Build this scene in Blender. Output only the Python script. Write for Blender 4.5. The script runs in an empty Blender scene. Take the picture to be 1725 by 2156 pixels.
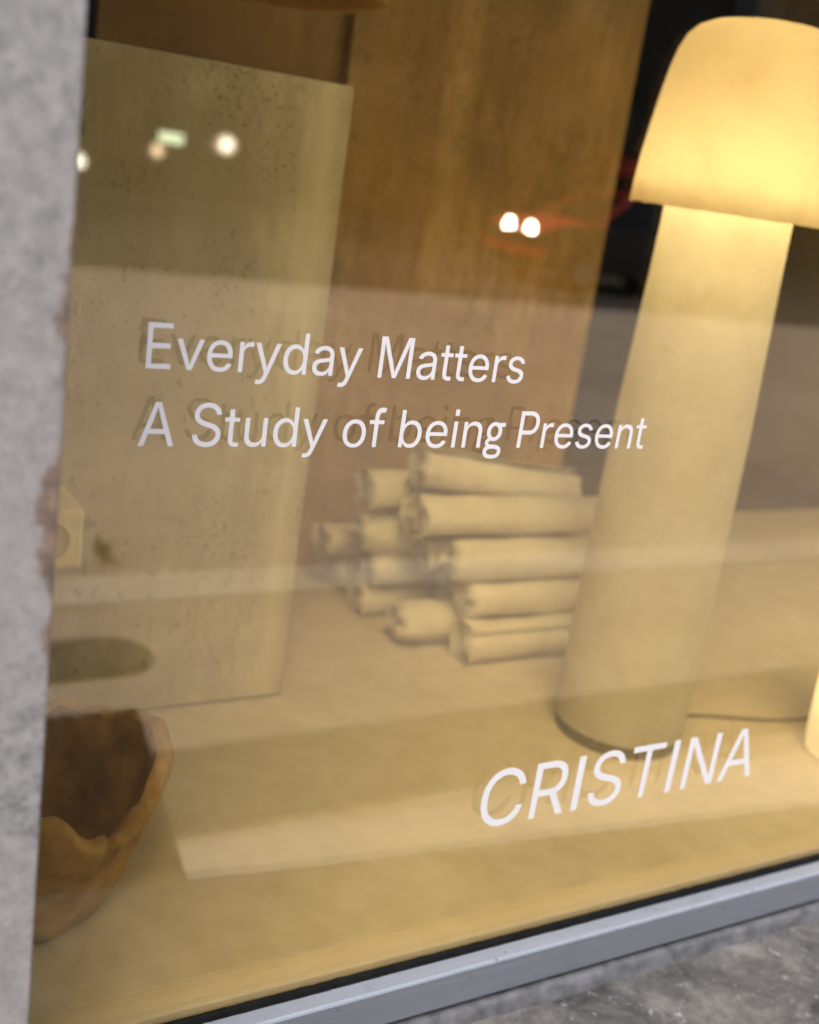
import bpy, bmesh, math, random, json
from mathutils import Vector, Matrix, noise

# ------------------------------------------------------------------ scene, camera, sky, sun, exposure
sc = bpy.context.scene
COL = sc.collection
H = 1.45                                    # eye height above the pavement; window plane is y = 0, street is y < 0
cam_d = bpy.data.cameras.new('camera')
cam = bpy.data.objects.new('camera', cam_d); COL.objects.link(cam); sc.camera = cam
cam_d.sensor_fit = 'VERTICAL'; cam_d.sensor_height = 36.0
cam_d.lens = 2422.0 / 2156.0 * 36.0
cam_d.clip_start = 0.02; cam_d.clip_end = 2000
right = Vector((0.86005575, -0.4898599, 0.14262323)); up = Vector((0.0244077, 0.31872796, 0.94753193)); fwd = Vector((0.50961591, 0.81144917, -0.28608017))
m3 = Matrix((right, up, -fwd)).transposed()
cam.matrix_world = Matrix.Translation((0, -1.0, H)) @ m3.to_4x4()
cam_d.dof.use_dof = True; cam_d.dof.focus_distance = 1.21
cam_d.dof.aperture_fstop = cam_d.lens / 33.7 * 2.5       # same blur circle as a 35 mm lens near f/2.8 on this frame

w = bpy.data.worlds.new('World'); sc.world = w; w.use_nodes = True
nt = w.node_tree; bg = nt.nodes['Background']
sky = nt.nodes.new('ShaderNodeTexSky'); sky.sky_type = 'NISHITA'; sky.sun_disc = False
SUN_EL, SUN_AZ = math.radians(57), math.radians(218)     # azimuth clockwise from +Y: from the street side, right
sky.sun_elevation = SUN_EL; sky.sun_rotation = SUN_AZ
sky.air_density = 1.0; sky.dust_density = 3.0; sky.ozone_density = 1.0
nt.links.new(sky.outputs[0], bg.inputs[0]); bg.inputs[1].default_value = 0.145
sd = bpy.data.lights.new('sun', 'SUN'); sd.energy = 1.25; sd.angle = math.radians(28); sd.color = (1, 0.95, 0.87)
sun = bpy.data.objects.new('sun', sd); COL.objects.link(sun)
tosun = Vector((math.sin(SUN_AZ) * math.cos(SUN_EL), math.cos(SUN_AZ) * math.cos(SUN_EL), math.sin(SUN_EL)))
sun.rotation_euler = tosun.to_track_quat('Z', 'Y').to_euler(); sun.location = tosun * 60
vs = sc.view_settings
vs.view_transform = 'Standard'; vs.look = 'None'; vs.exposure = 0.90; vs.gamma = 1.0; vs.use_curve_mapping = False
sc.render.engine = 'CYCLES'
cy = sc.cycles
cy.max_bounces = 7; cy.diffuse_bounces = 4; cy.glossy_bounces = 3; cy.transmission_bounces = 4; cy.transparent_max_bounces = 16
cy.use_adaptive_sampling = True; cy.adaptive_threshold = 0.03
cy.caustics_reflective = False; cy.caustics_refractive = False; cy.use_denoising = True
cy.sample_clamp_indirect = 6.0

# ------------------------------------------------------------------ helpers
def link(o): COL.objects.link(o); return o
def thing(name, label, cat, loc, group=None, rotz=0):
    o = link(bpy.data.objects.new(name, None)); o.location = loc; o.rotation_euler = (0, 0, rotz)
    o.empty_display_size = 0.05
    o['label'] = label; o['category'] = cat
    if group: o['group'] = group
    return o
def tag(o, label, cat, group=None):
    o['label'] = label; o['category'] = cat
    if group: o['group'] = group
    return o
def add(name, bm_or_me, mat, parent=None, local=False, smooth=False):
    """link ONE mesh object; coordinates are world unless local (then they are in the parent's frame)"""
    if isinstance(bm_or_me, bmesh.types.BMesh):
        me = bpy.data.meshes.new(name); bm_or_me.to_mesh(me); bm_or_me.free()
    else: me = bm_or_me
    for m in (mat if isinstance(mat, (list, tuple)) else [mat]): me.materials.append(m)
    if smooth:
        for p in me.polygons: p.use_smooth = True
    o = link(bpy.data.objects.new(name, me))
    if parent is not None:
        o.parent = parent
        if not local:
            t = Vector(); q = parent
            while q is not None: t += q.location; q = q.parent
            o.location = -t
    return o
def struct(name, bm, mat, **k):
    o = add(name, bm, mat, **k); o['kind'] = 'structure'; return o
def bx(bm, x0, x1, y0, y1, z0, z1, bevel=0.0, seg=2):
    r = bmesh.ops.create_cube(bm, size=1.0, matrix=Matrix.Translation(((x0+x1)/2, (y0+y1)/2, (z0+z1)/2)) @ Matrix.Diagonal((x1-x0, y1-y0, z1-z0, 1)))
    if bevel > 0:
        es = list({e for v in r['verts'] for e in v.link_edges})
        bmesh.ops.bevel(bm, geom=es, offset=bevel, segments=seg, affect='EDGES', profile=0.5)
    return bm
def box(*a, **k): return bx(bmesh.new(), *a, **k)
def grid_mesh(rows, close_u=False, close_v=False):
    """rows of points -> bmesh of quads"""
    bm = bmesh.new(); V = [[bm.verts.new(p) for p in r] for r in rows]
    nu = len(V); nv = len(V[0])
    for i in range(nu if close_u else nu - 1):
        for j in range(nv if close_v else nv - 1):
            a, b, c, d = V[i][j], V[i][(j+1) % nv], V[(i+1) % nu][(j+1) % nv], V[(i+1) % nu][j]
            try: bm.faces.new((a, b, c, d))
            except ValueError: pass
    bmesh.ops.recalc_face_normals(bm, faces=bm.faces)
    return bm
def lathe(prof, n=64, c=(0, 0, 0), wob=0.0, seed=0.0):
    rows = []
    for r, z in prof:
        row = []
        for k in range(n):
            a = 2 * math.pi * k / n
            rr = r * (1 + wob * noise.noise(Vector((math.cos(a) * 1.3 + seed, math.sin(a) * 1.3, z * 4))))
            row.append((c[0] + rr * math.cos(a), c[1] + rr * math.sin(a), c[2] + z))
        rows.append(row)
    return grid_mesh(rows, close_v=True)
def tube(pts, r, n=10):
    rows = []
    for i, p in enumerate(pts):
        p = Vector(p); a = Vector(pts[max(i-1, 0)]); b = Vector(pts[min(i+1, len(pts)-1)])
        d = (b - a).normalized(); u = d.orthogonal().normalized() if abs(d.z) > .9 else d.cross(Vector((0, 0, 1))).normalized(); v = d.cross(u)
        rows.append([p + (u * math.cos(t) + v * math.sin(t)) * r for t in [2*math.pi*k/n for k in range(n)]])
    bm = grid_mesh(rows, close_v=True)
    bmesh.ops.holes_fill(bm, edges=[e for e in bm.edges if e.is_boundary], sides=0)
    return bm

# ------------------------------------------------------------------ materials
class NT:
    def __init__(s, name):
        s.m = bpy.data.materials.new(name); s.m.use_nodes = True; s.t = s.m.node_tree
        s.b = s.t.nodes['Principled BSDF']; s.out = s.t.nodes['Material Output']
        s.co = s.t.nodes.new('ShaderNodeTexCoord')
    def n(s, t, **k):
        x = s.t.nodes.new('ShaderNode' + t)
        for a, v in k.items(): setattr(x, a, v)
        return x
    def l(s, a, b): s.t.links.new(a, b)
    def mapping(s, scale, src='Object'):
        mp = s.n('Mapping'); mp.inputs['Scale'].default_value = scale; s.l(s.co.outputs[src], mp.inputs[0]); return mp.outputs[0]
    def noise(s, scale, vec=None, detail=4, rough=.55, dist=0.0):
        x = s.n('TexNoise'); x.inputs['Scale'].default_value = scale; x.inputs['Detail'].default_value = detail
        x.inputs['Roughness'].default_value = rough; x.inputs['Distortion'].default_value = dist
        s.l(vec if vec is not None else s.co.outputs['Object'], x.inputs['Vector']); return x.outputs['Fac']
    def voro(s, scale, vec=None):
        x = s.n('TexVoronoi'); x.inputs['Scale'].default_value = scale
        s.l(vec if vec is not None else s.co.outputs['Object'], x.inputs['Vector']); return x.outputs['Distance']
    def ramp(s, fac, stops):
        r = s.n('ValToRGB'); el = r.color_ramp.elements
        while len(el) < len(stops): el.new(.5)
        for e, (p, c) in zip(el, stops): e.position = p; e.color = (*c, 1) if len(c) == 3 else c
        s.l(fac, r.inputs[0]); return r.outputs[0]
    def mix(s, fac, a, b, mode='MIX'):
        x = s.n('MixRGB', blend_type=mode)
        for i, v in ((0, fac), (1, a), (2, b)):
            if hasattr(v, 'links'): s.l(v, x.inputs[i])
            else: x.inputs[i].default_value = v if i == 0 else (*v, 1)
        return x.outputs[0]
    def math(s, op, a, b=0.0, clamp=False):
        x = s.n('Math', operation=op); x.use_clamp = clamp
        for i, v in ((0, a), (1, b)):
            if hasattr(v, 'links'): s.l(v, x.inputs[i])
            else: x.inputs[i].default_value = v
        return x.outputs[0]
    def base(s, c):
        if hasattr(c, 'links'): s.l(c, s.b.inputs['Base Color'])
        else: s.b.inputs['Base Color'].default_value = (*c, 1)
    def set(s, **k):
        for a, v in k.items():
            i = s.b.inputs[a.replace('_', ' ')]
            if hasattr(v, 'links'): s.l(v, i)
            else: i.default_value = v
    def bump(s, h, strength=.3, dist=.002):
        x = s.n('Bump'); x.inputs['Strength'].default_value = strength; x.inputs['Distance'].default_value = dist
        s.l(h, x.inputs['Height']); s.l(x.outputs[0], s.b.inputs['Normal'])
BLK, WHT = (0, 0, 0), (1, 1, 1)

def m_plain(name, c, rough=.6, metallic=0.0, var=.12, scale=30, bump=.1, spec=.5):
    N = NT(name); f = N.noise(scale)
    lo = tuple(x * (1 - var) for x in c); hi = tuple(min(1, x * (1 + var)) for x in c)
    N.base(N.ramp(f, [(.3, lo), (.7, hi)])); N.set(Roughness=rough, Metallic=metallic, Specular_IOR_Level=spec)
    if bump: N.bump(f, bump, .001)
    return N.m
def m_granite():
    N = NT('granite')
    sp = N.noise(210, detail=3, rough=.6); md = N.noise(60, detail=5, rough=.65); bg_ = N.noise(6, detail=3)
    c = N.ramp(md, [(.30, (.13, .132, .137)), (.46, (.255, .248, .243)), (.66, (.36, .345, .33))])
    c = N.mix(N.math('MULTIPLY', N.ramp(sp, [(.55, BLK), (.62, WHT)]), .55), c, (.12, .12, .125))
    c = N.mix(N.math('MULTIPLY', N.ramp(bg_, [(.38, BLK), (.62, WHT)]), .45), c, (.36, .33, .31))
    sep = N.n('SeparateXYZ'); N.l(N.co.outputs['Object'], sep.inputs[0])
    X, Z = sep.outputs[0], sep.outputs[2]
    wn = N.noise(14, detail=5, rough=.7)
    # rust stain creeping in from the chipped arris, with its own ragged outline
    d = N.math('SUBTRACT', 0.196, X)                       # distance from the arris
    wid = N.math('MULTIPLY', N.math('SUBTRACT', wn, .34), .10)
    z0 = N.math('SUBTRACT', Z, H - .21); zz = N.math('SUBTRACT', 1.0, N.math('DIVIDE', N.math('ABSOLUTE', z0), .18), clamp=True)
    wid = N.math('MULTIPLY', wid, N.math('POWER', zz, .5))
    mask = N.math('DIVIDE', N.math('SUBTRACT', wid, d), .006, clamp=True)
    c = N.mix(N.math('MULTIPLY', mask, .8), c, N.ramp(md, [(.35, (.07, .04, .022)), (.6, (.24, .14, .085))]))
    N.base(c); N.set(Roughness=.55); N.bump(md, .25, .0015); return N.m
def m_travertine(name, lo, mid, hi, pits=1.0, seed=0.0, band=None):
    N = NT(name)
    mp = N.n('Mapping'); mp.inputs['Location'].default_value = (seed, seed * .7, seed * .3); N.l(N.co.outputs['Object'], mp.inputs[0]); V = mp.outputs[0]
    def sc_(s):
        q = N.n('Mapping'); q.inputs['Scale'].default_value = s; N.l(V, q.inputs[0]); return q.outputs[0]
    st = N.noise(1.0, sc_((9, 9, .7)), detail=4, rough=.55, dist=.35)
    fine = N.noise(1.0, sc_((48, 48, 12)), detail=4, rough=.6)
    big = N.noise(3.5, V, detail=3)
    c = N.ramp(st, [(.32, lo), (.5, mid), (.68, hi)])
    c = N.mix(.32, c, N.ramp(fine, [(.35, lo), (.65, hi)]))
    c = N.mix(N.math('MULTIPLY', N.ramp(big, [(.40, BLK), (.60, WHT)]), .8), c, tuple(x * .74 for x in mid))
    p1 = N.noise(1.0, sc_((75, 75, 34)), detail=3, rough=.6); cl = N.noise(1.0, sc_((7, 7, 3.2)), detail=3)
    thr = N.math('SUBTRACT', .80, N.math('MULTIPLY', cl, .30 * pits))
    pit = N.math('MULTIPLY', N.math('SUBTRACT', p1, thr), 18.0, clamp=True)
    p2_ = N.noise(1.0, sc_((190, 190, 120)), detail=2, rough=.5); c2_ = N.noise(1.0, sc_((4.5, 4.5, 3.0)), detail=4, rough=.6)
    pit2 = N.math('MULTIPLY', N.math('SUBTRACT', p2_, N.math('SUBTRACT', .98, N.math('MULTIPLY', c2_, .72 * pits))), 9.0, clamp=True)
    pit = N.math('MAXIMUM', pit, pit2)
    c = N.mix(N.math('MULTIPLY', N.ramp(c2_, [(.46, BLK), (.66, WHT)]), .42), c, tuple(x * .62 for x in mid))
    c = N.mix(N.math('MULTIPLY', pit, .5), c, (.12, .09, .045))
    if band is not None:                                    # a paler vein running up one side
        sx_ = N.n('SeparateXYZ'); N.l(N.co.outputs['Object'], sx_.inputs[0])
        bn = N.math('SUBTRACT', 1.0, N.math('DIVIDE', N.math('ABSOLUTE', N.math('SUBTRACT', N.math('ADD', sx_.outputs[0], N.math('MULTIPLY', big, .03)), band + .015)), .045), clamp=True)
        c = N.mix(N.math('MULTIPLY', bn, .6), c, tuple(min(1, x * 1.1) for x in hi))
    N.base(c); N.set(Roughness=.45); N.bump(N.math('SUBTRACT', fine, N.math('MULTIPLY', pit, 1.5)), .35, .0015); return N.m
def m_slate():
    N = NT('slate')
    a = N.noise(11, detail=9, rough=.72, dist=.3); b = N.noise(55, detail=6, rough=.7); c3 = N.noise(3, detail=3); v = N.noise(90, detail=3)
    c = N.ramp(a, [(.34, (.055, .053, .052)), (.5, (.135, .128, .12)), (.66, (.25, .24, .22))])
    c = N.mix(N.math('MULTIPLY', N.ramp(b, [(.60, BLK), (.68, WHT)]), .7), c, (.42, .42, .41))
    c = N.mix(N.math('MULTIPLY', N.ramp(c3, [(.56, BLK), (.68, WHT)]), .25), c, (.27, .22, .13))
    cr = N.math('ABSOLUTE', N.math('SUBTRACT', N.noise(5, detail=7, rough=.6, dist=1.2), .5))
    c = N.mix(N.math('MULTIPLY', N.ramp(cr, [(0.0, WHT), (.007, BLK)]), .6), c, (.04, .04, .045))
    N.base(c); N.set(Roughness=.85, Specular_IOR_Level=.2); N.bump(N.math('ADD', a, N.math('ADD', N.math('MULTIPLY', b, .5), N.math('MULTIPLY', v, .25))), .6, .005); return N.m
def m_pave(name, lo, hi, scale=3.0, rough=.8):
    N = NT(name); a = N.noise(scale, detail=6, rough=.6); b = N.noise(scale * 9, detail=4)
    c = N.ramp(a, [(.3, lo), (.7, hi)]); c = N.mix(.35, c, N.ramp(b, [(.35, lo), (.65, hi)]))
    N.base(c); N.set(Roughness=rough); N.bump(b, .3, .004); return N.m
def m_glass(name, r0, r1, tint, refl, rough=0.0):
    """one face of a coated pane: tinted straight-through light plus a coloured mirror reflection rising with angle"""
    N = NT(name); t = N.t
    lw = N.n('LayerWeight'); lw.inputs['Blend'].default_value = .5
    f = N.math('ADD', N.math('MULTIPLY', N.math('POWER', lw.outputs['Facing'], 4.0), r1), r0, clamp=True)
    tr = N.n('BsdfTransparent'); tr.inputs[0].default_value = (*tint, 1)
    gl = N.n('BsdfGlossy'); gl.inputs[0].default_value = (*refl, 1); gl.inputs['Roughness'].default_value = rough
    mx = N.n('MixShader'); N.l(f, mx.inputs[0]); N.l(tr.outputs[0], mx.inputs[1]); N.l(gl.outputs[0], mx.inputs[2])
    N.l(mx.outputs[0], N.out.inputs[0]); return N.m
def m_emit(name, c, s):
    N = NT(name); e = N.n('Emission'); e.inputs[0].default_value = (*c, 1); e.inputs[1].default_value = s; N.l(e.outputs[0], N.out.inputs[0]); return N.m
def m_translucent(name, c, mixf=.55):
    N = NT(name)
    a = N.noise(9, detail=5, rough=.6); b = N.noise(60, detail=3)
    col = N.ramp(a, [(.30, tuple(x * (.80 + .04 * i) for i, x in enumerate(reversed(c)))[::-1]), (.60, c)]); col = N.mix(N.math('MULTIPLY', N.ramp(b, [(.62, BLK), (.72, WHT)]), .25), col, tuple(x * .6 for x in c))
    di = N.n('BsdfDiffuse'); tl = N.n('BsdfTranslucent'); N.l(col, di.inputs[0]); N.l(col, tl.inputs[0])
    mx = N.n('MixShader'); mx.inputs[0].default_value = mixf; N.l(di.outputs[0], mx.inputs[1]); N.l(tl.outputs[0], mx.inputs[2])
    N.l(mx.outputs[0], N.out.inputs[0]); return N.m

def m_frost(name, c, s):
    """frosted globe: brightest where one looks through to the bulb, dimmer towards the rim"""
    N = NT(name); e = N.n('Emission'); e.inputs[0].default_value = (*c, 1); lw = N.n('LayerWeight'); lw.inputs['Blend'].default_value = .5
    N.l(N.math('MULTIPLY', N.math('POWER', N.math('SUBTRACT', 1.0, lw.outputs['Facing']), 2.5), s), e.inputs[1]); N.l(e.outputs[0], N.out.inputs[0]); return N.m
def m_alu(name, lo, hi):
    N = NT(name); st = N.noise(1.0, N.mapping((3, 60, 400)), detail=3); dirt = N.noise(26, detail=6, rough=.7); sp = N.noise(120, detail=2)
    c = N.ramp(st, [(.3, lo), (.7, hi)])
    c = N.mix(N.math('MULTIPLY', N.ramp(dirt, [(.55, BLK), (.72, WHT)]), .35), c, (.20, .195, .19)); c = N.mix(N.math('MULTIPLY', N.ramp(sp, [(.70, BLK), (.74, WHT)]), .7), c, (.10, .09, .08))
    N.base(c); N.set(Roughness=.42, Metallic=.2); N.bump(st, .06, .0005); return N.m
M = {}
M['granite'] = m_granite()
M['trav_front'] = m_travertine('travertine_grey', (.40, .345, .235), (.60, .54, .405), (.76, .71, .57), .97, 0.0, .82)
M['trav_back'] = m_travertine('travertine_gold', (.34, .20, .06), (.55, .35, .125), (.74, .52, .24), 1.1, 5.0)
M['trav_brown'] = m_travertine('travertine_brown', (.28, .17, .06), (.40, .26, .105), (.50, .345, .155), .8, 9.0)
M['slate'] = m_slate()
M['alu'] = m_alu('anodised_aluminium', (.33, .37, .43), (.40, .44, .50))
M['alu_shaded'] = m_alu('shaded_aluminium', (.20, .215, .24), (.25, .265, .295))  # aluminium repeated darker, with the front face's shade put into the colour
M['rubber'] = m_plain('black_rubber', (.010, .010, .009), .8, 0, .3, 60, .3, .1)
M['sealant'] = m_plain('grey_sealant', (.13, .13, .135), .45, 0, .4, 40, .6)
M['bead'] = m_pave('sill_screed', (.62, .54, .40), (.70, .62, .48), 6, .7)
M['letter'] = m_plain('white_vinyl', (.82, .80, .80), .5, 0, .02, 40, 0)
M['glass_front'] = m_glass('clear_glass_face', .11, .4, (1.0, .99, .96), (1, .95, .84), .012)
M['glass_back'] = m_glass('amber_film_face', .14, .40, (1.0, .895, .61), (1, .74, .46), .018)
M['cement'] = m_pave('pale_screed', (.52, .465, .37), (.68, .62, .50), 2.5, .6)
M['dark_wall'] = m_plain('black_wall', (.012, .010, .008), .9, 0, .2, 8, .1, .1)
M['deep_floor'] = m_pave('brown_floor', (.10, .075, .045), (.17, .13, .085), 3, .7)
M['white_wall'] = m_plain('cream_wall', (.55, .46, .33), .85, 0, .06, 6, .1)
M['paper'] = m_translucent('canvas_paper', (.95, .92, .83), .22)
M['shade'] = m_translucent('resin_shade', (.88, .80, .62), .48)
M['trunk'] = m_translucent('resin_trunk', (.86, .84, .74), .5)
M['lamp_base'] = m_plain('lamp_base_bronze', (.20, .18, .12), .5, .2)
M['cylinder'] = m_translucent('cylinder_shell', (.92, .88, .78), .6)
M['cord'] = m_plain('grey_cord', (.14, .12, .09), .6)
M['pendant'] = m_translucent('amber_paper', (.88, .68, .30), .6)
M['pavement'] = m_pave('pavement_concrete', (.33, .29, .245), (.53, .48, .42), 0.7)
M['band'] = m_pave('pale_kerbstone', (.56, .53, .48), (.66, .63, .57), 4)
M['gutter'] = m_pave('dark_setts', (.13, .115, .10), (.20, .18, .155), 5)
M['asphalt'] = m_pave('asphalt', (.035, .035, .036), (.06, .06, .06), 2)
M['mat'] = m_plain('coir_mat', (.075, .055, .035), .95, 0, .3, 60, .4, .1)
M['iron'] = m_plain('cast_iron', (.07, .065, .06), .55, .4, .2)
M['dark_stone'] = m_pave('dark_facade_stone', (.03, .028, .024), (.05, .046, .04), .8)
M['dark_glass'] = m_plain('dark_window_glass', (.01, .012, .014), .1, 0, .1, 3, 0)
M['dark_frame'] = m_plain('dark_window_frame', (.03, .03, .03), .5)
M['cream'] = m_plain('cream_concrete', (.92, .80, .54), .75, 0, .08, 20, .2)
M['disc'] = m_plain('tan_disc', (.70, .56, .34), .7, 0, .06, 30, .1)
M['leaf'] = m_plain('dark_leaf', (.03, .055, .022), .5, 0, .4, 40, .1)
M['bark'] = m_plain('stem', (.08, .05, .03), .8)

# ------------------------------------------------------------------ ground, pavement, road
bm = bmesh.new(); bmesh.ops.create_grid(bm, x_segments=1, y_segments=1, size=600); bmesh.ops.translate(bm, verts=bm.verts, vec=(0, 0, -.104)); struct('ground', bm, M['asphalt'])
struct('road', box(-80, 120, -23, -10.92, -.2, -.10), M['asphalt'])
struct('pavement', box(-80, 120, -10.9, .2, -.2, 0), M['pavement'])
bm = bmesh.new(); bx(bm, -80, 120, -2.54, -2.31, -.1, .004); struct('paving_band', bm, M['band'])
def quad_slab(pts, z0, z1):
    bm = bmesh.new(); t = [bm.verts.new((x, y, z1)) for x, y in pts]; b = [bm.verts.new((x, y, z0)) for x, y in pts]
    bm.faces.new(t); bm.faces.new(b[::-1]); n = len(pts)
    for i in range(n): bm.faces.new((t[i], b[i], b[(i+1) % n], t[(i+1) % n]))
    bmesh.ops.recalc_face_normals(bm, faces=bm.faces); return bm
struct('far_pavement', box(-80, 120, -24.3, -23, -.2, .02), M['gutter'])

# ------------------------------------------------------------------ the shop's shell
struct('floor', box(-.95, 3.6, .060, 1.62, H-1.44, H-.955, bevel=.003), M['cement'])
struct('lower_floor', box(-.95, 3.6, 1.62, 2.8, H-1.5, H-.960), M['deep_floor'])
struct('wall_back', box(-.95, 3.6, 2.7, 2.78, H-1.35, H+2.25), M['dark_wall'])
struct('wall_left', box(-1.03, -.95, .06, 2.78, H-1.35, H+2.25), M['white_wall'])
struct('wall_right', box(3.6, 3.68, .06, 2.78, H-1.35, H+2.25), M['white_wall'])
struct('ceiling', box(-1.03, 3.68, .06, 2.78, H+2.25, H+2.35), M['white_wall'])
sb = thing('shop_building', 'grey stone shop front around the big amber window', 'building', (1.3, 1, 0))
add('lintel', box(.195, 3.6, -.10, .30, H+2.0, H+2.6, bevel=.006), M['granite'], sb)
add('wall', box(-3.0, 6.0, -.06, .4, H+2.605, H+4.6), M['granite'], sb)
add('pier', box(3.3, 4.4, -.12, .30, 0, H+1.997, bevel=.006), M['granite'], sb)
add('plinth', box(.2, 3.3, .0, .05, 0, H-1.05), M['slate'], sb)
add('roof', box(-3.0, 6.0, -.2, 6.0, H+4.6, H+4.75), M['dark_stone'], sb)
pil = add('stone_pillar', box(-1.2, .193, -.25, .05, 0, H+2.60, bevel=.0022, seg=2), M['granite'])
tag(pil, 'blurred speckled grey granite pillar with a rusty brown stain along its edge', 'pillar')
# slate ledge below the window
bm = bmesh.new(); nx, ny = 90, 12; X0, X1, Y0, Y1 = .195, 3.3, -.29, -.036
rows = []
for j in range(ny + 1):
    row = []
    for i in range(nx + 1):
        x = X0 + (X1 - X0) * i / nx; ye = min(-.39 + .13 * (x - .57), -.12); y = ye + (Y1 - ye) * j / ny
        row.append((x, y, H - 1.045 + .004 * noise.noise(Vector((x * 7, y * 7, 1))) + .002 * noise.noise(Vector((x * 23, y * 23, 4))) - (.02 if j == 0 else 0)))
    rows.append(row)
rows.insert(0, [(p[0], p[1] - .004, 0) for p in rows[0]])
ledge = add('slate_ledge', grid_mesh(rows), M['slate'], smooth=True); tag(ledge, 'rough dark grey slate ledge below the metal window frame', 'ledge')

# ------------------------------------------------------------------ the window
WX0, WX1 = .05, 3.3
win = thing('shop_window', 'large amber tinted shop window with grey metal frame', 'window', (1.7, 0, H-1.02))
bm = bmesh.new()
def face(pts, mi=0):
    f = bm.faces.new([bm.verts.new(p) for p in pts]); f.material_index = mi; return f
face([(WX0, 0, H-.962), (WX1, 0, H-.962), (WX1, 0, H+1.99), (WX0, 0, H+1.99)], 0)
face([(WX0, .0100, H-.962), (WX0, .0100, H+1.99), (WX1, .0100, H+1.99), (WX1, .0100, H-.962)], 1)
add('glass_pane', bm, [M['glass_front'], M['glass_back']], win)
def extrude_x(prof, x0, x1, step=None, jit=0.0, seed=0):
    n = 1 if step is None else int((x1 - x0) / step); rows = []
    for i in range(n + 1):
        x = x0 + (x1 - x0) * i / n
        rows.append([(x, y + jit * noise.noise(Vector((x * 60, k * 9.1 + seed, 0))), z + jit * noise.noise(Vector((x * 60, k * 9.1 + seed, 7)))) for k, (y, z) in enumerate(prof)])
    return grid_mesh(rows, close_v=True)
def rz(*p): return [(y, H + z) for y, z in p]
add('rail_cap', extrude_x(rz((-.0045, -.962), (-.0285, -.960), (-.0308, -.9612), (-.0318, -.9640), (-.0310, -.9655), (-.0045, -.9655)), .195, WX1), M['alu'], win)  # top flange split off to carry the paler, lit tone
add('bottom_rail', extrude_x(rz((-.0045, -.966), (-.0290, -.966), (-.0313, -.9665), (-.0313, -1.0125), (-.030, -1.014), (-.004, -1.014), (.03, -1.014), (.03, -.967), (.0, -.966)), .195, WX1), M['alu_shaded'], win)
add('gasket', extrude_x(rz((-.0005, -.9515), (-.0032, -.9522), (-.0052, -.955), (-.0066, -.9632), (-.0005, -.965)), .195, WX1, .006, .0007, 3), M['rubber'], win)
add('shadow_gap', extrude_x(rz((-.020, -1.0142), (-.020, -1.0242), (.03, -1.0242), (.03, -1.0142)), .195, WX1), M['rubber'], win)
add('sealant_bead', extrude_x(rz((-.024, -1.0245), (-.0300, -1.0243), (-.0350, -1.0285), (-.037, -1.036), (-.043, -1.049), (-.043, -1.06), (.0, -1.06), (.0, -1.0225)), .195, WX1, .008, .0014, 8), M['sealant'], win, smooth=True)
add('glazing_bead', box(.195, WX1, .012, .057, H-.99, H-.952, bevel=.002), M['bead'], win)
add('side_rail', box(WX1-.05, WX1-.001, -.03, .05, H-.958, H+1.94, bevel=.003), M['alu'], win)
add('top_rail', box(.195, WX1-.001, -.03, .05, H+1.943, H+1.997, bevel=.003), M['alu'], win)

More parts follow.
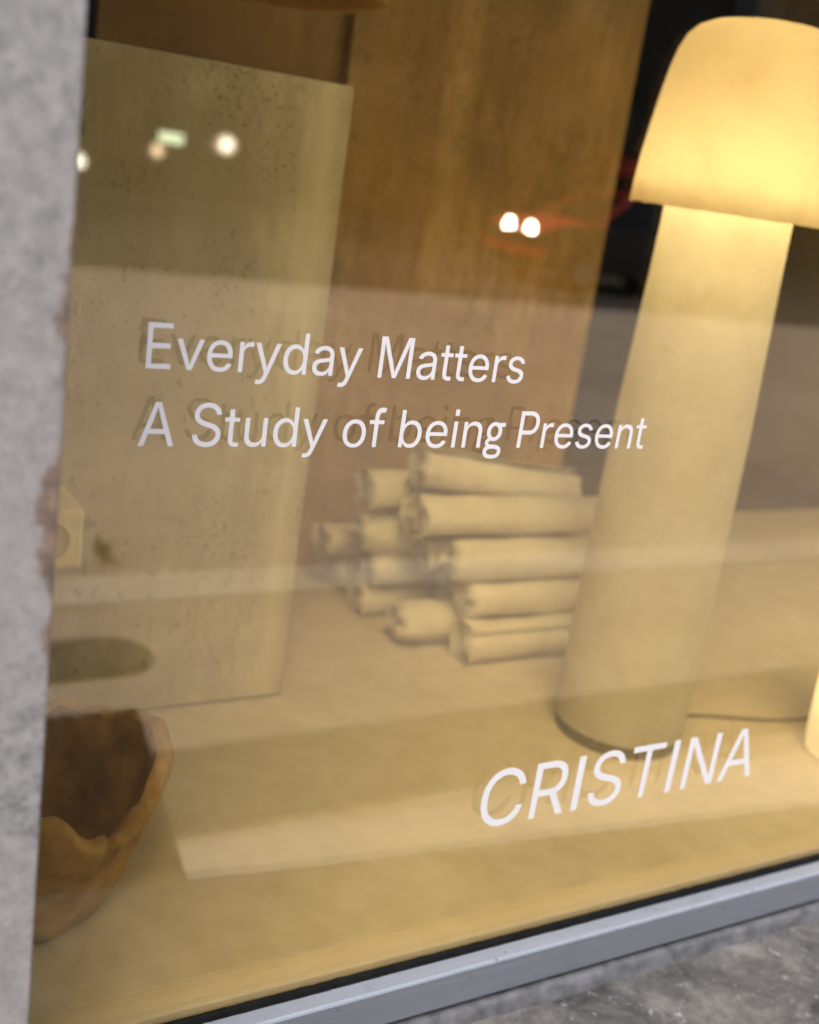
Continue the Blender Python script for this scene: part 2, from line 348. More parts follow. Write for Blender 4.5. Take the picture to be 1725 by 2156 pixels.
# ------------------------------------------------------------------ lettering: own outlines, one mesh per letter
GL = json.loads('''{"E":[419,[[[61,0],[60,1],[60,507],[61,508],[371,508],[372,507],[372,453],[371,452],[125,452],[124,287],[133,286],[353,286],[354,285],[354,231],[353,228],[125,228],[124,59],[127,56],[373,56],[374,55],[374,1],[373,0]]]],"v":[389,[[[164,0],[159,8],[18,346],[20,346],[82,346],[85,345],[175,118],[194,56],[194,55],[196,56],[202,76],[210,103],[220,131],[304,344],[306,346],[368,346],[370,345],[226,1],[224,0]]]],"e":[404,[[[191,-6],[167,-4],[151,1],[119,14],[105,22],[87,37],[68,58],[61,69],[46,98],[42,111],[34,151],[34,191],[42,231],[48,250],[56,268],[72,292],[86,307],[101,320],[127,335],[149,344],[165,348],[187,352],[199,352],[229,352],[261,344],[293,331],[316,314],[337,294],[352,270],[362,246],[368,222],[370,197],[370,156],[369,154],[97,154],[98,133],[100,122],[106,105],[117,87],[128,74],[141,62],[151,56],[171,48],[187,44],[209,42],[229,42],[241,44],[253,48],[267,53],[277,60],[296,78],[307,95],[364,83],[364,80],[358,65],[344,45],[326,28],[307,15],[283,4],[257,-4],[227,-7]],[[96,202],[307,201],[308,204],[308,213],[300,242],[286,266],[279,274],[266,285],[257,291],[231,300],[207,302],[193,302],[165,296],[157,293],[139,282],[120,264],[108,246],[104,237],[98,217]]]],"r":[259,[[[54,0],[53,1],[53,345],[54,346],[110,346],[112,345],[112,296],[114,293],[125,312],[142,329],[162,342],[190,350],[206,352],[242,352],[243,351],[243,296],[242,295],[228,296],[204,298],[184,296],[168,292],[150,284],[134,269],[125,259],[118,244],[114,224],[114,1],[112,0]]]],"y":[389,[[[70,-132],[50,-128],[47,-126],[60,-81],[62,-79],[66,-79],[86,-82],[96,-82],[110,-81],[126,-71],[136,-60],[145,-46],[152,-29],[163,0],[17,346],[20,347],[82,347],[84,346],[175,117],[187,81],[190,68],[194,55],[195,57],[210,104],[221,135],[305,346],[306,347],[368,347],[371,346],[206,-48],[186,-86],[178,-97],[162,-112],[150,-120],[142,-124],[126,-129],[110,-132]]]],"d":[424,[[[177,-6],[143,0],[127,5],[111,15],[85,36],[74,47],[62,63],[54,78],[47,94],[40,116],[37,131],[34,153],[34,178],[36,213],[46,250],[55,268],[66,286],[74,297],[88,312],[113,331],[137,342],[159,349],[191,352],[221,352],[247,344],[265,335],[279,324],[292,312],[306,292],[309,291],[310,294],[310,389],[311,485],[371,485],[372,484],[372,1],[371,0],[313,0],[312,52],[309,53],[306,52],[292,34],[275,17],[263,9],[245,0],[233,-4],[209,-7]],[[204,43],[217,42],[241,48],[253,53],[271,66],[288,83],[296,98],[304,116],[310,140],[312,169],[310,202],[304,230],[298,244],[282,270],[263,285],[247,294],[229,300],[205,302],[179,300],[161,294],[145,285],[126,268],[117,255],[106,235],[98,202],[96,177],[98,144],[103,124],[114,94],[120,85],[141,64],[155,54],[177,46]]]],"a":[389,[[[147,-7],[119,-4],[93,5],[73,16],[54,33],[40,51],[33,73],[30,86],[30,101],[32,121],[34,130],[42,146],[55,161],[69,172],[95,185],[123,192],[145,197],[167,199],[179,201],[241,209],[251,210],[265,215],[274,223],[276,232],[274,253],[270,265],[264,276],[257,284],[249,290],[239,295],[223,300],[205,302],[193,303],[167,300],[141,292],[123,280],[114,273],[99,251],[43,265],[42,267],[42,269],[51,286],[61,300],[67,307],[89,325],[119,339],[143,346],[167,351],[215,352],[243,346],[257,342],[279,334],[291,326],[303,317],[314,306],[325,287],[332,271],[336,251],[336,238],[336,0],[278,0],[276,2],[276,46],[273,48],[266,37],[245,16],[225,5],[205,-2],[185,-6],[163,-8]],[[160,42],[173,41],[195,44],[211,47],[229,54],[239,60],[253,72],[258,77],[268,93],[274,108],[276,119],[276,172],[275,173],[265,167],[249,164],[223,160],[165,153],[133,145],[109,133],[102,126],[97,119],[92,104],[92,88],[95,77],[102,66],[111,58],[127,48],[145,44]]]],"M":[628,[[[61,0],[60,1],[60,507],[61,508],[151,508],[153,507],[276,191],[298,127],[313,78],[315,74],[354,193],[475,507],[477,508],[567,508],[568,507],[568,75],[568,1],[567,0],[505,0],[504,1],[504,339],[506,429],[505,432],[486,373],[452,279],[350,19],[341,0],[287,0],[286,1],[168,295],[121,431],[120,403],[122,341],[122,1],[121,0]]]],"t":[227,[[[151,-4],[117,5],[95,16],[82,28],[69,54],[64,87],[64,297],[63,298],[7,298],[6,301],[6,345],[7,346],[64,347],[65,444],[125,444],[126,443],[126,420],[126,349],[127,346],[203,346],[204,345],[204,301],[203,298],[127,298],[126,297],[126,78],[132,59],[145,49],[161,46],[183,46],[201,49],[202,48],[212,3],[191,-4]]]],"s":[365,[[[161,-7],[135,-4],[113,2],[79,19],[68,28],[53,45],[43,63],[36,85],[43,88],[93,97],[96,94],[102,76],[108,69],[123,55],[145,46],[163,42],[197,42],[213,44],[231,49],[245,57],[257,68],[264,78],[268,87],[268,96],[266,109],[260,118],[251,126],[235,135],[211,143],[131,159],[111,167],[83,181],[63,200],[54,215],[50,224],[48,235],[48,263],[52,283],[64,303],[81,320],[99,331],[119,340],[143,348],[169,352],[195,352],[215,352],[241,346],[267,335],[279,328],[290,319],[302,307],[314,288],[324,266],[319,264],[269,254],[262,268],[252,281],[243,289],[235,295],[215,302],[203,304],[169,304],[151,299],[139,295],[131,290],[117,277],[108,261],[108,248],[112,237],[116,230],[124,222],[137,215],[159,207],[249,187],[279,176],[297,165],[314,149],[320,140],[328,124],[330,105],[330,83],[324,63],[314,45],[295,26],[275,13],[261,5],[245,0],[219,-5],[201,-7]]]],"A":[480,[[[17,0],[18,7],[201,508],[275,508],[276,507],[364,269],[462,1],[461,0],[397,0],[394,1],[348,133],[343,142],[137,142],[134,141],[86,1],[83,0]],[[156,199],[323,199],[286,303],[260,387],[240,451],[239,453],[237,450],[226,409],[218,391],[210,359],[195,317],[192,303],[157,205]]]],"S":[447,[[[203,-8],[183,-6],[163,-2],[137,6],[111,18],[85,36],[64,60],[49,88],[42,108],[38,136],[39,137],[103,137],[112,104],[123,88],[133,78],[155,63],[175,56],[213,50],[227,49],[255,52],[273,56],[289,61],[307,72],[318,80],[326,88],[340,108],[346,130],[346,148],[340,168],[331,180],[319,191],[297,205],[271,215],[181,240],[139,255],[119,265],[95,282],[74,302],[64,318],[56,336],[52,354],[52,368],[52,388],[56,408],[60,420],[67,434],[75,448],[86,462],[95,470],[117,487],[139,498],[155,504],[187,513],[205,515],[227,516],[249,515],[267,513],[299,504],[315,498],[329,491],[355,473],[368,460],[378,448],[390,426],[398,402],[400,382],[400,378],[338,378],[336,392],[330,406],[323,418],[303,436],[291,444],[275,451],[241,458],[223,459],[199,457],[179,452],[167,448],[157,443],[141,432],[129,418],[122,408],[116,392],[115,376],[116,366],[121,348],[125,340],[137,328],[151,318],[169,308],[197,298],[275,276],[311,264],[333,254],[361,236],[376,222],[390,206],[396,196],[406,168],[408,154],[408,134],[406,108],[394,76],[377,51],[362,36],[349,25],[323,11],[287,-2],[267,-6],[245,-8]]]],"u":[410,[[[168,-4],[152,-3],[126,5],[104,16],[94,24],[80,38],[69,53],[62,70],[56,92],[53,108],[53,346],[54,347],[112,347],[114,346],[114,134],[118,101],[122,90],[133,73],[148,59],[162,52],[172,49],[184,47],[206,46],[230,49],[248,56],[264,66],[275,77],[289,99],[296,126],[296,346],[356,347],[357,346],[356,0],[300,0],[298,1],[298,57],[296,59],[288,46],[280,35],[258,16],[246,9],[214,-2],[198,-4]]]],"o":[415,[[[187,-6],[167,-4],[151,0],[119,14],[89,35],[68,58],[61,69],[49,92],[40,118],[34,153],[34,191],[40,226],[49,252],[64,281],[89,309],[117,329],[133,338],[149,344],[189,352],[227,352],[265,344],[281,339],[299,329],[313,320],[329,306],[350,283],[368,248],[378,215],[380,184],[380,142],[378,129],[368,96],[354,69],[338,47],[313,24],[300,16],[291,11],[257,-2],[227,-7]],[[192,43],[221,42],[247,48],[259,53],[278,67],[290,78],[304,100],[316,133],[318,145],[318,188],[316,210],[308,235],[300,252],[281,274],[265,287],[247,296],[235,300],[222,301],[203,302],[179,299],[167,296],[155,290],[141,280],[126,266],[120,259],[110,241],[104,226],[98,199],[96,167],[98,144],[106,113],[117,91],[127,76],[145,60],[155,54],[167,48]]]],"f":[254,[[[81,0],[80,297],[79,298],[7,298],[6,301],[6,345],[7,346],[80,347],[80,415],[86,441],[90,452],[102,471],[111,481],[129,494],[141,500],[155,505],[177,509],[197,509],[221,507],[241,500],[242,497],[241,492],[227,442],[205,449],[175,446],[167,443],[157,436],[150,428],[146,420],[142,400],[142,347],[227,346],[228,345],[228,301],[227,298],[143,298],[142,297],[142,1],[141,0]]]],"b":[424,[[[210,-6],[182,-1],[158,11],[143,23],[119,52],[116,53],[112,52],[112,1],[110,0],[54,0],[53,1],[53,484],[54,485],[112,485],[114,484],[114,349],[114,294],[116,291],[128,305],[138,318],[156,333],[172,342],[190,348],[204,352],[246,352],[264,350],[282,344],[296,339],[312,331],[328,319],[352,296],[371,266],[384,228],[387,215],[390,186],[389,149],[386,127],[383,111],[370,78],[350,47],[326,24],[314,15],[296,5],[268,-4],[246,-7]],[[207,43],[218,42],[248,46],[268,53],[288,67],[298,78],[311,96],[320,120],[324,133],[326,145],[328,191],[324,213],[317,237],[309,253],[296,270],[287,279],[274,289],[258,296],[246,300],[234,301],[208,302],[194,299],[182,296],[160,285],[144,271],[130,252],[124,237],[117,217],[113,189],[113,158],[117,129],[126,103],[138,83],[152,67],[171,54],[184,48]]]],"i":[167,[[[54,0],[53,1],[53,349],[54,350],[112,350],[114,349],[114,1],[112,0]],[[54,425],[53,426],[53,508],[54,509],[112,509],[114,508],[114,426],[112,425]]]],"n":[410,[[[54,0],[53,1],[53,345],[54,346],[110,346],[112,345],[112,285],[129,310],[146,327],[164,339],[196,350],[210,352],[242,352],[258,350],[274,346],[294,339],[306,331],[324,316],[338,297],[345,286],[351,268],[354,252],[357,224],[357,113],[357,1],[356,0],[298,0],[296,1],[296,224],[292,244],[289,255],[280,270],[274,276],[262,287],[248,295],[238,298],[218,300],[196,300],[174,296],[152,285],[138,274],[126,259],[118,241],[116,230],[114,219],[114,1],[112,0]]]],"P":[445,[[[61,0],[60,1],[60,507],[61,508],[249,508],[263,508],[297,502],[315,496],[347,478],[363,464],[382,443],[392,427],[402,401],[408,373],[408,337],[406,311],[398,281],[384,255],[363,230],[347,216],[319,200],[297,192],[277,188],[257,186],[125,186],[124,1],[123,0]],[[124,243],[127,242],[247,242],[273,246],[285,250],[301,258],[313,268],[328,283],[334,295],[338,305],[344,333],[344,369],[340,383],[332,405],[322,419],[317,424],[305,434],[295,440],[263,450],[235,452],[125,452]]]],"C":[510,[[[243,-6],[217,-2],[181,9],[167,15],[149,26],[121,48],[106,62],[82,92],[70,114],[59,140],[51,166],[44,194],[40,224],[40,284],[44,314],[50,342],[58,368],[68,390],[82,416],[98,438],[113,454],[131,470],[151,485],[173,496],[195,504],[217,510],[243,514],[261,516],[297,514],[339,504],[369,493],[403,470],[415,460],[432,442],[452,412],[466,380],[472,354],[472,350],[471,348],[409,348],[402,372],[390,394],[373,415],[365,423],[349,435],[317,448],[283,456],[247,455],[231,452],[201,442],[169,422],[156,410],[145,396],[134,382],[125,364],[116,344],[110,324],[104,286],[104,240],[104,222],[108,196],[116,164],[134,126],[146,110],[157,98],[169,88],[185,75],[199,68],[215,61],[251,54],[279,53],[307,57],[325,63],[351,76],[364,86],[379,100],[388,112],[400,132],[409,160],[471,160],[472,158],[470,144],[464,124],[456,104],[448,90],[432,66],[413,47],[393,31],[365,14],[325,0],[303,-4],[281,-6]]]],"R":[449,[[[61,0],[60,1],[60,507],[61,508],[249,508],[265,508],[295,502],[323,494],[349,480],[361,470],[382,447],[396,421],[404,401],[408,373],[408,331],[404,303],[398,287],[388,267],[382,257],[365,240],[357,232],[339,220],[314,209],[428,1],[427,0],[355,0],[352,1],[247,197],[127,198],[124,197],[124,1],[123,0]],[[126,255],[233,254],[261,256],[275,258],[297,266],[315,278],[330,293],[336,303],[342,321],[344,339],[344,365],[342,385],[332,409],[317,426],[305,436],[295,441],[275,448],[253,452],[125,452],[124,257]]]],"I":[196,[[[63,0],[62,1],[62,507],[63,508],[133,508],[134,507],[134,1],[133,0]]]],"T":[449,[[[193,0],[192,451],[191,452],[33,452],[32,453],[32,507],[33,508],[255,508],[415,508],[416,507],[416,453],[415,452],[259,452],[256,451],[256,1],[255,0]]]],"N":[523,[[[61,0],[60,1],[60,507],[61,508],[135,508],[138,507],[346,179],[388,107],[401,81],[402,83],[400,99],[400,141],[398,149],[398,507],[401,508],[461,508],[462,507],[462,1],[461,0],[389,0],[386,1],[196,299],[154,369],[121,429],[120,425],[124,313],[124,1],[123,0]]]],"g":[338,[[[132,-149],[104,-146],[82,-141],[68,-135],[50,-126],[38,-118],[26,-105],[17,-92],[11,-76],[9,-58],[10,-39],[15,-19],[19,-10],[29,3],[38,12],[51,21],[40,32],[29,47],[26,56],[24,65],[26,81],[31,94],[39,105],[52,119],[65,129],[52,147],[44,160],[37,175],[31,197],[29,217],[30,235],[34,257],[40,274],[49,292],[60,307],[84,329],[96,337],[118,346],[134,350],[150,352],[176,350],[202,342],[320,342],[322,341],[322,288],[318,287],[266,287],[264,286],[273,268],[279,246],[281,226],[279,197],[273,175],[261,151],[247,133],[234,121],[214,106],[202,101],[192,97],[168,92],[142,92],[110,99],[92,88],[77,72],[76,69],[77,65],[84,59],[96,51],[120,42],[144,44],[192,42],[222,38],[248,29],[270,17],[284,5],[297,-10],[305,-30],[306,-39],[307,-58],[306,-67],[302,-83],[297,-96],[290,-105],[284,-112],[270,-124],[244,-137],[234,-141],[212,-146],[172,-150]],[[133,-98],[176,-99],[210,-95],[230,-88],[238,-82],[244,-76],[249,-67],[250,-48],[247,-39],[243,-34],[234,-27],[222,-20],[202,-16],[187,-14],[144,-13],[110,-16],[90,-24],[82,-29],[76,-36],[71,-45],[70,-63],[73,-72],[77,-78],[86,-85],[98,-92],[118,-96]],[[146,144],[158,143],[170,145],[180,148],[192,156],[201,166],[208,177],[214,189],[219,206],[219,237],[214,253],[208,266],[201,277],[186,291],[174,296],[164,299],[152,300],[140,298],[130,295],[118,286],[109,277],[102,266],[96,253],[91,237],[91,206],[96,189],[102,177],[109,166],[124,152],[136,146]]]]," ":[188,[]]}''')
def glyph_mesh(ch, sx, sz):
    cu = bpy.data.curves.new('outline', 'CURVE'); cu.dimensions = '2D'; cu.fill_mode = 'BOTH'; cu.extrude = .00012
    for c in GL[ch][1]:
        s = cu.splines.new('POLY'); s.points.add(len(c) - 1); s.use_cyclic_u = True
        for p, q in zip(s.points, c): p.co = (q[0] * sx, q[1] * sz, 0, 1)
    o = bpy.data.objects.new('outline', cu); COL.objects.link(o)
    me = bpy.data.meshes.new_from_object(o.evaluated_get(bpy.context.evaluated_depsgraph_get()))
    bpy.data.objects.remove(o); bpy.data.curves.remove(cu)
    me.transform(Matrix.Rotation(math.pi / 2, 4, 'X')); me.name = 'letter'
    return me
KERN = {'ve': -8, 'ry': -6, 'ay': -8, 'dy': -4, 'yd': -8, 'Ma': 0, 'TI': 4, 'ST': 2, 'NA': -6, 'Pr': -12, 'CR': -4}
def lettering(words, base, cap, label, emb=1.0):
    x_first = words[0][1]
    root = thing('window_lettering', label, 'lettering', (x_first, -.001, H + base), 'white lettering on the window glass')
    for word, xa, xb in words:
        pos = []; x = 0
        for i, ch in enumerate(word):
            if i: x += KERN.get(word[i-1:i+1], 0)
            pos.append(x); x += GL[ch][0]
        ink0 = min(p[0] for c in GL[word[0]][1] for p in c); ink1 = pos[-1] + max(p[0] for c in GL[word[-1]][1] for p in c)
        k = (xb - xa) / (ink1 - ink0); sz = cap / 509
        for ch, px in zip(word, pos):
            me = glyph_mesh(ch, k, sz)
            o = add('letter', me, M['letter'], root, local=True)
            o.location = (xa - x_first + (px - ink0) * k, 0, 0)
    return root
lettering([('Everyday', .3266, .5455), ('Matters', .5655, .7452)], -.2077, .0420, 'upper line of white lettering on the glass, two words')
lettering([('A', .3249, .3589), ('Study', .3762, .5165), ('of', .5349, .5822), ('being', .6010, .7334), ('Present', .7526, .9378)], -.2804, .0418, 'second line of white lettering on the glass, five words above the rolls')
lettering([('CRISTINA', .7945, 1.2755)], -.7752, .0806, 'single word in large white capitals low on the glass')

# ------------------------------------------------------------------ inside: stone slab and panels
sl = add('travertine_slab', box(.30, .860, .715, .745, H-.949, H+.103, bevel=.002), M['trav_front']); tag(sl, 'pale greenish travertine slab standing upright at the left behind the glass', 'stone slab')
p1 = add('travertine_panel', box(1.148, 1.915, 1.325, 1.365, H-.955, H+1.2, bevel=.002), M['trav_back']); tag(p1, 'tall golden travertine panel behind the paper rolls, beside the lamp', 'stone panel')
p2 = add('travertine_panel', box(.628, 1.40, 1.3662, 1.40, H-.955, H+1.2, bevel=.002), M['trav_brown']); tag(p2, 'dark brown travertine panel seen above the upright pale slab', 'stone panel')

# ------------------------------------------------------------------ the lit floor lamp
LX, LY = 1.432, .44; FZ = H - .955
lamp = thing('floor_lamp', 'glowing mushroom shaped floor lamp with thick pale trunk, at right', 'lamp', (LX, LY, FZ))
def shell(prof, t): return prof + [(max(r - t, 0.0005), z - (t if i and prof[i][0] < .12 else 0)) for i, (r, z) in reversed(list(enumerate(prof)))]
sp = [(.163, .952), (.1635, .958), (.162, .985), (.158, 1.03), (.152, 1.08), (.146, 1.125), (.139, 1.165), (.132, 1.195), (.122, 1.217), (.107, 1.232), (.086, 1.241), (.05, 1.247), (.001, 1.249)]
sb_ = lathe(sp, 120, wob=.016)
for v in sb_.verts:
    if v.co.z < .97:
        q = noise.noise(Vector((v.co.x * 30, v.co.y * 30, 2))); v.co.z += .0035 * q + (.006 if q > .45 else 0)
add('lamp_shade', sb_, M['shade'], lamp, local=True, smooth=True)
tp = [(.119, .024), (.1205, .06), (.1205, .3), (.116, .6), (.107, .85), (.104, .98), (.101, .982)]
add('trunk', lathe(tp, 80, wob=.008, seed=3), M['trunk'], lamp, local=True, smooth=True)
add('base', lathe([(.001, 0), (.114, 0), (.1165, .004), (.1165, .020), (.114, .023), (.001, .0232)], 80), M['lamp_base'], lamp, local=True, smooth=False)
bd = bpy.data.lights.new('bulb', 'POINT'); bd.energy = 1.25; bd.color = (1.0, .84, .60); bd.shadow_soft_size = .045
b = link(bpy.data.objects.new('bulb', bd)); b.parent = lamp; b.location = (0, 0, .995)
pts = []
for k in range(40):
    t = k / 39; x = LX + .10 + t * .8
    pts.append((x, LY - .02 - .06 * t + .035 * math.sin(t * 9 + 1.0) * (1 - .5 * t), FZ + .005))
cd = add('power_cord', tube(pts, .0026, 8), M['cord'], smooth=True); tag(cd, 'thin grey power cord curving over the floor to the right of the lamp', 'cord')
cyl = thing('glowing_cylinder', 'pale cream lantern cut off by the right edge', 'cylinder', (1.838, .224, FZ))
add('lit_shell', lathe([(.070, .004), (.086, .006), (.090, .03), (.092, .12), (.091, .28), (.089, .42), (.084, .43)], 72, wob=.01), M['cylinder'], cyl, local=True, smooth=True)
add('foot', lathe([(.001, 0), (.072, 0), (.074, .004), (.074, .012), (.001, .0122)], 48), M['lamp_base'], cyl, local=True)
ld = bpy.data.lights.new('bulb', 'POINT'); ld.energy = .55; ld.color = (1.0, .86, .64); ld.shadow_soft_size = .03  # light added inside the pale object to lift its brightness
l_ = link(bpy.data.objects.new('bulb', ld)); l_.parent = cyl; l_.location = (0, 0, .15)
# pendant dish at the very top
pen = thing('pendant_lamp', 'unlit amber dish pendant lamp cut off by the top edge', 'lamp', (.785, 1.0, H+.248))
add('dish', lathe([(.235, .0), (.2405, .001), (.2405, .004), (.225, .035), (.17, .085), (.09, .11), (.02, .118), (.018, .11), (.085, .10), (.165, .075), (.218, .037), (.235, .008)], 72), M['pendant'], pen, local=True, smooth=True)
add('cable', tube([(0, 0, .112), (0, 0, .7), (0, 0, 2.018)], .004), M['cord'], pen, local=True)

# ------------------------------------------------------------------ paper rolls: each a loosely rolled sheet
def roll(a, b, r, seed, turns=3.8, squash=.95, open_=.07, loose=.0):
    r *= 1.20
    a = Vector(a); b = Vector(b); ax = (b - a); L = ax.length; ax.normalize()
    side = ax.cross(Vector((0, 0, 1))).normalized(); upv = side.cross(ax).normalized()
    nt_, nl = int(26 * turns), 22; rng = random.Random(seed); ph = rng.uniform(0, 6.28); rows = []
    for i in range(nl + 1):
        t = i / nl; row = []
        for k in range(nt_ + 1):
            q = k / nt_; th = ph + q * turns * 2 * math.pi
            rr = r * (1 - (1 - open_) * q)
            nv = noise.noise(Vector((math.cos(th) * .9 + seed * 3.1, math.sin(th) * .9, t * L * 6)))
            n2 = noise.noise(Vector((t * L * 16, seed * 1.7, q * 3)))
            n3 = noise.noise(Vector((math.cos(th) * 3 + seed, math.sin(th) * 3, t * L * 22)))
            rr *= 1 + .14 * nv + .08 * n2 + .055 * n3
            if q < .12: rr *= 1 + loose * (1 - q / .12)
            end = .012 * noise.noise(Vector((math.cos(th) * 1.5, math.sin(th) * 1.5, seed + (9 if t > .5 else 0)))) * (1 if t < .15 or t > .85 else .3)
            e_ = max(0, .10 - t) / .10
            rr *= 1 + (.06 if seed % 2 else -.22) * e_ * e_          # some ends flare, others are gathered in
            c = a + ax * (t * L + end) - Vector((0, 0, 1)) * (.012 * math.sin(math.pi * t) * noise.noise(Vector((seed, 1, 2))))
            p = c + side * (rr * math.cos(th)) + upv * (rr * math.sin(th) * squash)
            row.append(p)
        rows.append(row)
    return grid_mesh(rows)
z = lambda h: FZ + h
R_ = [ # start(left end), end, radius, label
 ((1.285, .775, .042), (1.72, .765, .041), .0412, 'bottom front paper roll of the pile, lying on the floor next to the lamp', {}),
 ((1.186, .888, .044), (1.60, .862, .043), .0425, 'short looking paper roll on the floor at the middle front of the pile', {}),
 ((1.182, 1.050, .040), (1.60, 1.02, .040), .041, 'shaded paper roll at the back left on the floor under the pile', {}),
 ((1.300, .815, .121), (1.72, .800, .121), .0405, 'paper roll second from the bottom at the front of the pile', {}),
 ((1.322, .915, .113), (1.65, .905, .113), .032, 'crumpled narrow paper roll tucked in the middle of the pile', dict(squash=.85, loose=.3)),
 ((1.262, .832, .202), (1.70, .818, .199), .0405, 'pale paper roll at middle height at the front of the pile', {}),
 ((1.262, .940, .180), (1.66, .930, .180), .036, 'paper roll behind the front ones at middle height, its end half hidden', {}),
 ((1.188, 1.030, .119), (1.62, 1.00, .119), .044, 'paper roll at the left of the pile resting on the back floor roll', {}),
 ((1.202, .890, .284), (1.69, .862, .281), .042, 'long paper roll just under the topmost one, with a dented side', dict(loose=.25)),
 ((1.155, 1.035, .203), (1.60, 1.00, .203), .045, 'paper roll with a pinched end, under the upper left one of the pile', dict(squash=.9, loose=.2)),
 ((1.150, 1.180, .128), (1.50, 1.16, .125), .038, 'leftmost paper roll, ragged at its end beside the stone slab', dict(loose=.35, turns=3.2)),
 ((1.200, 1.200, .042), (1.55, 1.18, .042), .041, 'dim paper roll at the far back of the pile on the floor', {}),
 ((1.216, .925, .374), (1.62, .925, .318), .0375, 'topmost paper roll slanting down to the right, showing its spiral end', dict(turns=4.0, open_=.1)),
 ((1.225, .985, .300), (1.60, .965, .296), .030, 'flattened paper roll tucked beneath the topmost roll', dict(squash=.7)),
 ((1.158, 1.045, .284), (1.56, 1.01, .284), .044, 'upper left paper roll with a wide open end', dict(open_=.3, turns=2.8, loose=.15)),
]
for i, (a, b_, r, lab, kw) in enumerate(R_):
    bm = roll((a[0], a[1], z(a[2])), (b_[0], b_[1], z(b_[2])), r, i + 1, **kw)
    o = add('paper_roll', bm, M['paper'], smooth=True); tag(o, lab, 'paper roll', 'rolls of paper piled on the shop floor')
    sm = o.modifiers.new('thickness', 'SOLIDIFY'); sm.thickness = .0022; sm.offset = -1

# ------------------------------------------------------------------ torn leathery bag at bottom left
def per(samples, th):
    n = len(samples); th %= 360
    for i in range(n):
        a, va = samples[i]; b2, vb = samples[(i+1) % n]
        if b2 <= a: b2 += 360
        if a <= th < b2 or a <= th + 360 < b2:
            t = ((th if th >= a else th + 360) - a) / (b2 - a); t = t * t * (3 - 2 * t); return va + (vb - va) * t
    return samples[0][1]
RS = [(0, .168), (20, .180), (45, .170), (90, .150), (135, .150), (180, .160), (225, .160), (262, .155), (300, .132), (330, .140)]
HS = [(0, .208), (20, .216), (45, .197), (90, .214), (135, .220), (180, .235), (225, .232), (262, .205), (285, .165), (303, .138), (330, .160)]
CX, CY = .322, .262; NB = 120; rows = []
def bag_row(tz, inner):
    row = []
    for k in range(NB):
        th = 360 * k / NB; rim = per(RS, th); hh = per(HS, th) + .022 * noise.noise(Vector((k * .21, 3, 0)))
        f = .56 + .44 * tz ** .8; rr = rim * f
        cr = noise.noise(Vector((math.cos(math.radians(th)) * 2.2, math.sin(math.radians(th)) * 2.2, tz * 2.2 + 5)))
        c2 = noise.noise(Vector((math.cos(math.radians(th)) * 6, math.sin(math.radians(th)) * 6, tz * 5 + 9)))
        rr *= 1 + .09 * cr + .05 * c2
        th_w = .012 + .014 * tz
        if inner: rr -= th_w; 
        zz = hh * tz
        if inner: zz = .012 + (hh - .012) * tz
        a = math.radians(th + (0 if tz < .9 else 3 * c2))
        row.append((CX + rr * math.cos(a), CY + rr * math.sin(a), FZ + zz))
    return row
TZ = [0, .04, .12, .22, .34, .46, .58, .70, .80, .88, .94, .975]
rows.append([(CX + .001 * math.cos(2*math.pi*k/NB), CY + .001 * math.sin(2*math.pi*k/NB), FZ + .001) for k in range(NB)])
rows += [bag_row(t, False) for t in TZ]
mid = [tuple((Vector(p) + Vector(q)) / 2 + Vector((0, 0, .006))) for p, q in zip(bag_row(1, False), bag_row(1, True))]
rows.append(mid); rows += [bag_row(t, True) for t in reversed(TZ)]
rows.append([(CX + .001 * math.cos(2*math.pi*k/NB), CY + .001 * math.sin(2*math.pi*k/NB), FZ + .013) for k in range(NB)])
N = NT('brown_felt'); a1 = N.noise(7, detail=6, rough=.65); a2 = N.noise(40, detail=4)
N.base(N.mix(.3, N.ramp(a1, [(.32, (.18, .105, .038)), (.5, (.44, .275, .105)), (.66, (.68, .47, .21))]), N.ramp(a2, [(.3, (.14, .085, .03)), (.7, (.55, .37, .15))])))
N.set(Roughness=.85, Specular_IOR_Level=.2); N.bump(a2, .5, .004); M['felt'] = N.m
M['inner_shade'] = m_plain('felt_inner_shade', (.19, .11, .042), .9, 0, .8, 16, .6, .1)  # inner wall coloured darker to stand in for shade inside the vessel
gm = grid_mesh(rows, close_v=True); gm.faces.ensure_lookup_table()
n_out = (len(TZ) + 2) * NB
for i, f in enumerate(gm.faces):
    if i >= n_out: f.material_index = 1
bag = add('felt_vessel', gm, [M['felt'], M['inner_shade']], smooth=True); ss = bag.modifiers.new('round', 'SUBSURF'); ss.levels = 1; ss.render_levels = 1
tag(bag, 'brown ragged-rimmed felt vessel at the bottom left behind the glass', 'vessel')

# ------------------------------------------------------------------ outside, seen in the reflection
PZ = 0.0
pb = add('pale_paving_strip', quad_slab([(.805, -1.0), (.76, -.72), (3.6, -.40), (3.6, -.86)], -.05, PZ + .005), M['band']); pb['kind'] = 'structure'
gt = add('dark_paving_strip', quad_slab([(-2, -1.40), (-2, -1.04), (9, -1.02), (9, -1.36)], -.05, PZ + .004), M['gutter']); gt['kind'] = 'structure'
dm = add('door_mat', quad_slab([(-.7, -1.62), (-.7, -.5), (.70, -.5), (.79, -.93), (.90, -1.60)], 0.0, .014), M['mat']); tag(dm, 'dark brown coir mat mirrored behind the felt vessel at lower left', 'mat')
mh = thing('drain_cover', 'dark cast iron drain cover mirrored low on the left of the slab', 'drain cover', (.80, -1.93, PZ))
rp = [(cx_ + .12 * math.cos(a), .12 * math.sin(a)) for cx_, a0 in ((.12, -90), (-.36, 90)) for a in [math.radians(a0 + 180 * k / 12) for k in range(13)]]
add('plate', quad_slab(rp, .001, .012), M['iron'], mh, local=True)
for k in range(9): add('bar', box(-.37 + k * .058, -.34 + k * .058, -.095, .095, .0122, .017), M['iron'], mh, local=True)
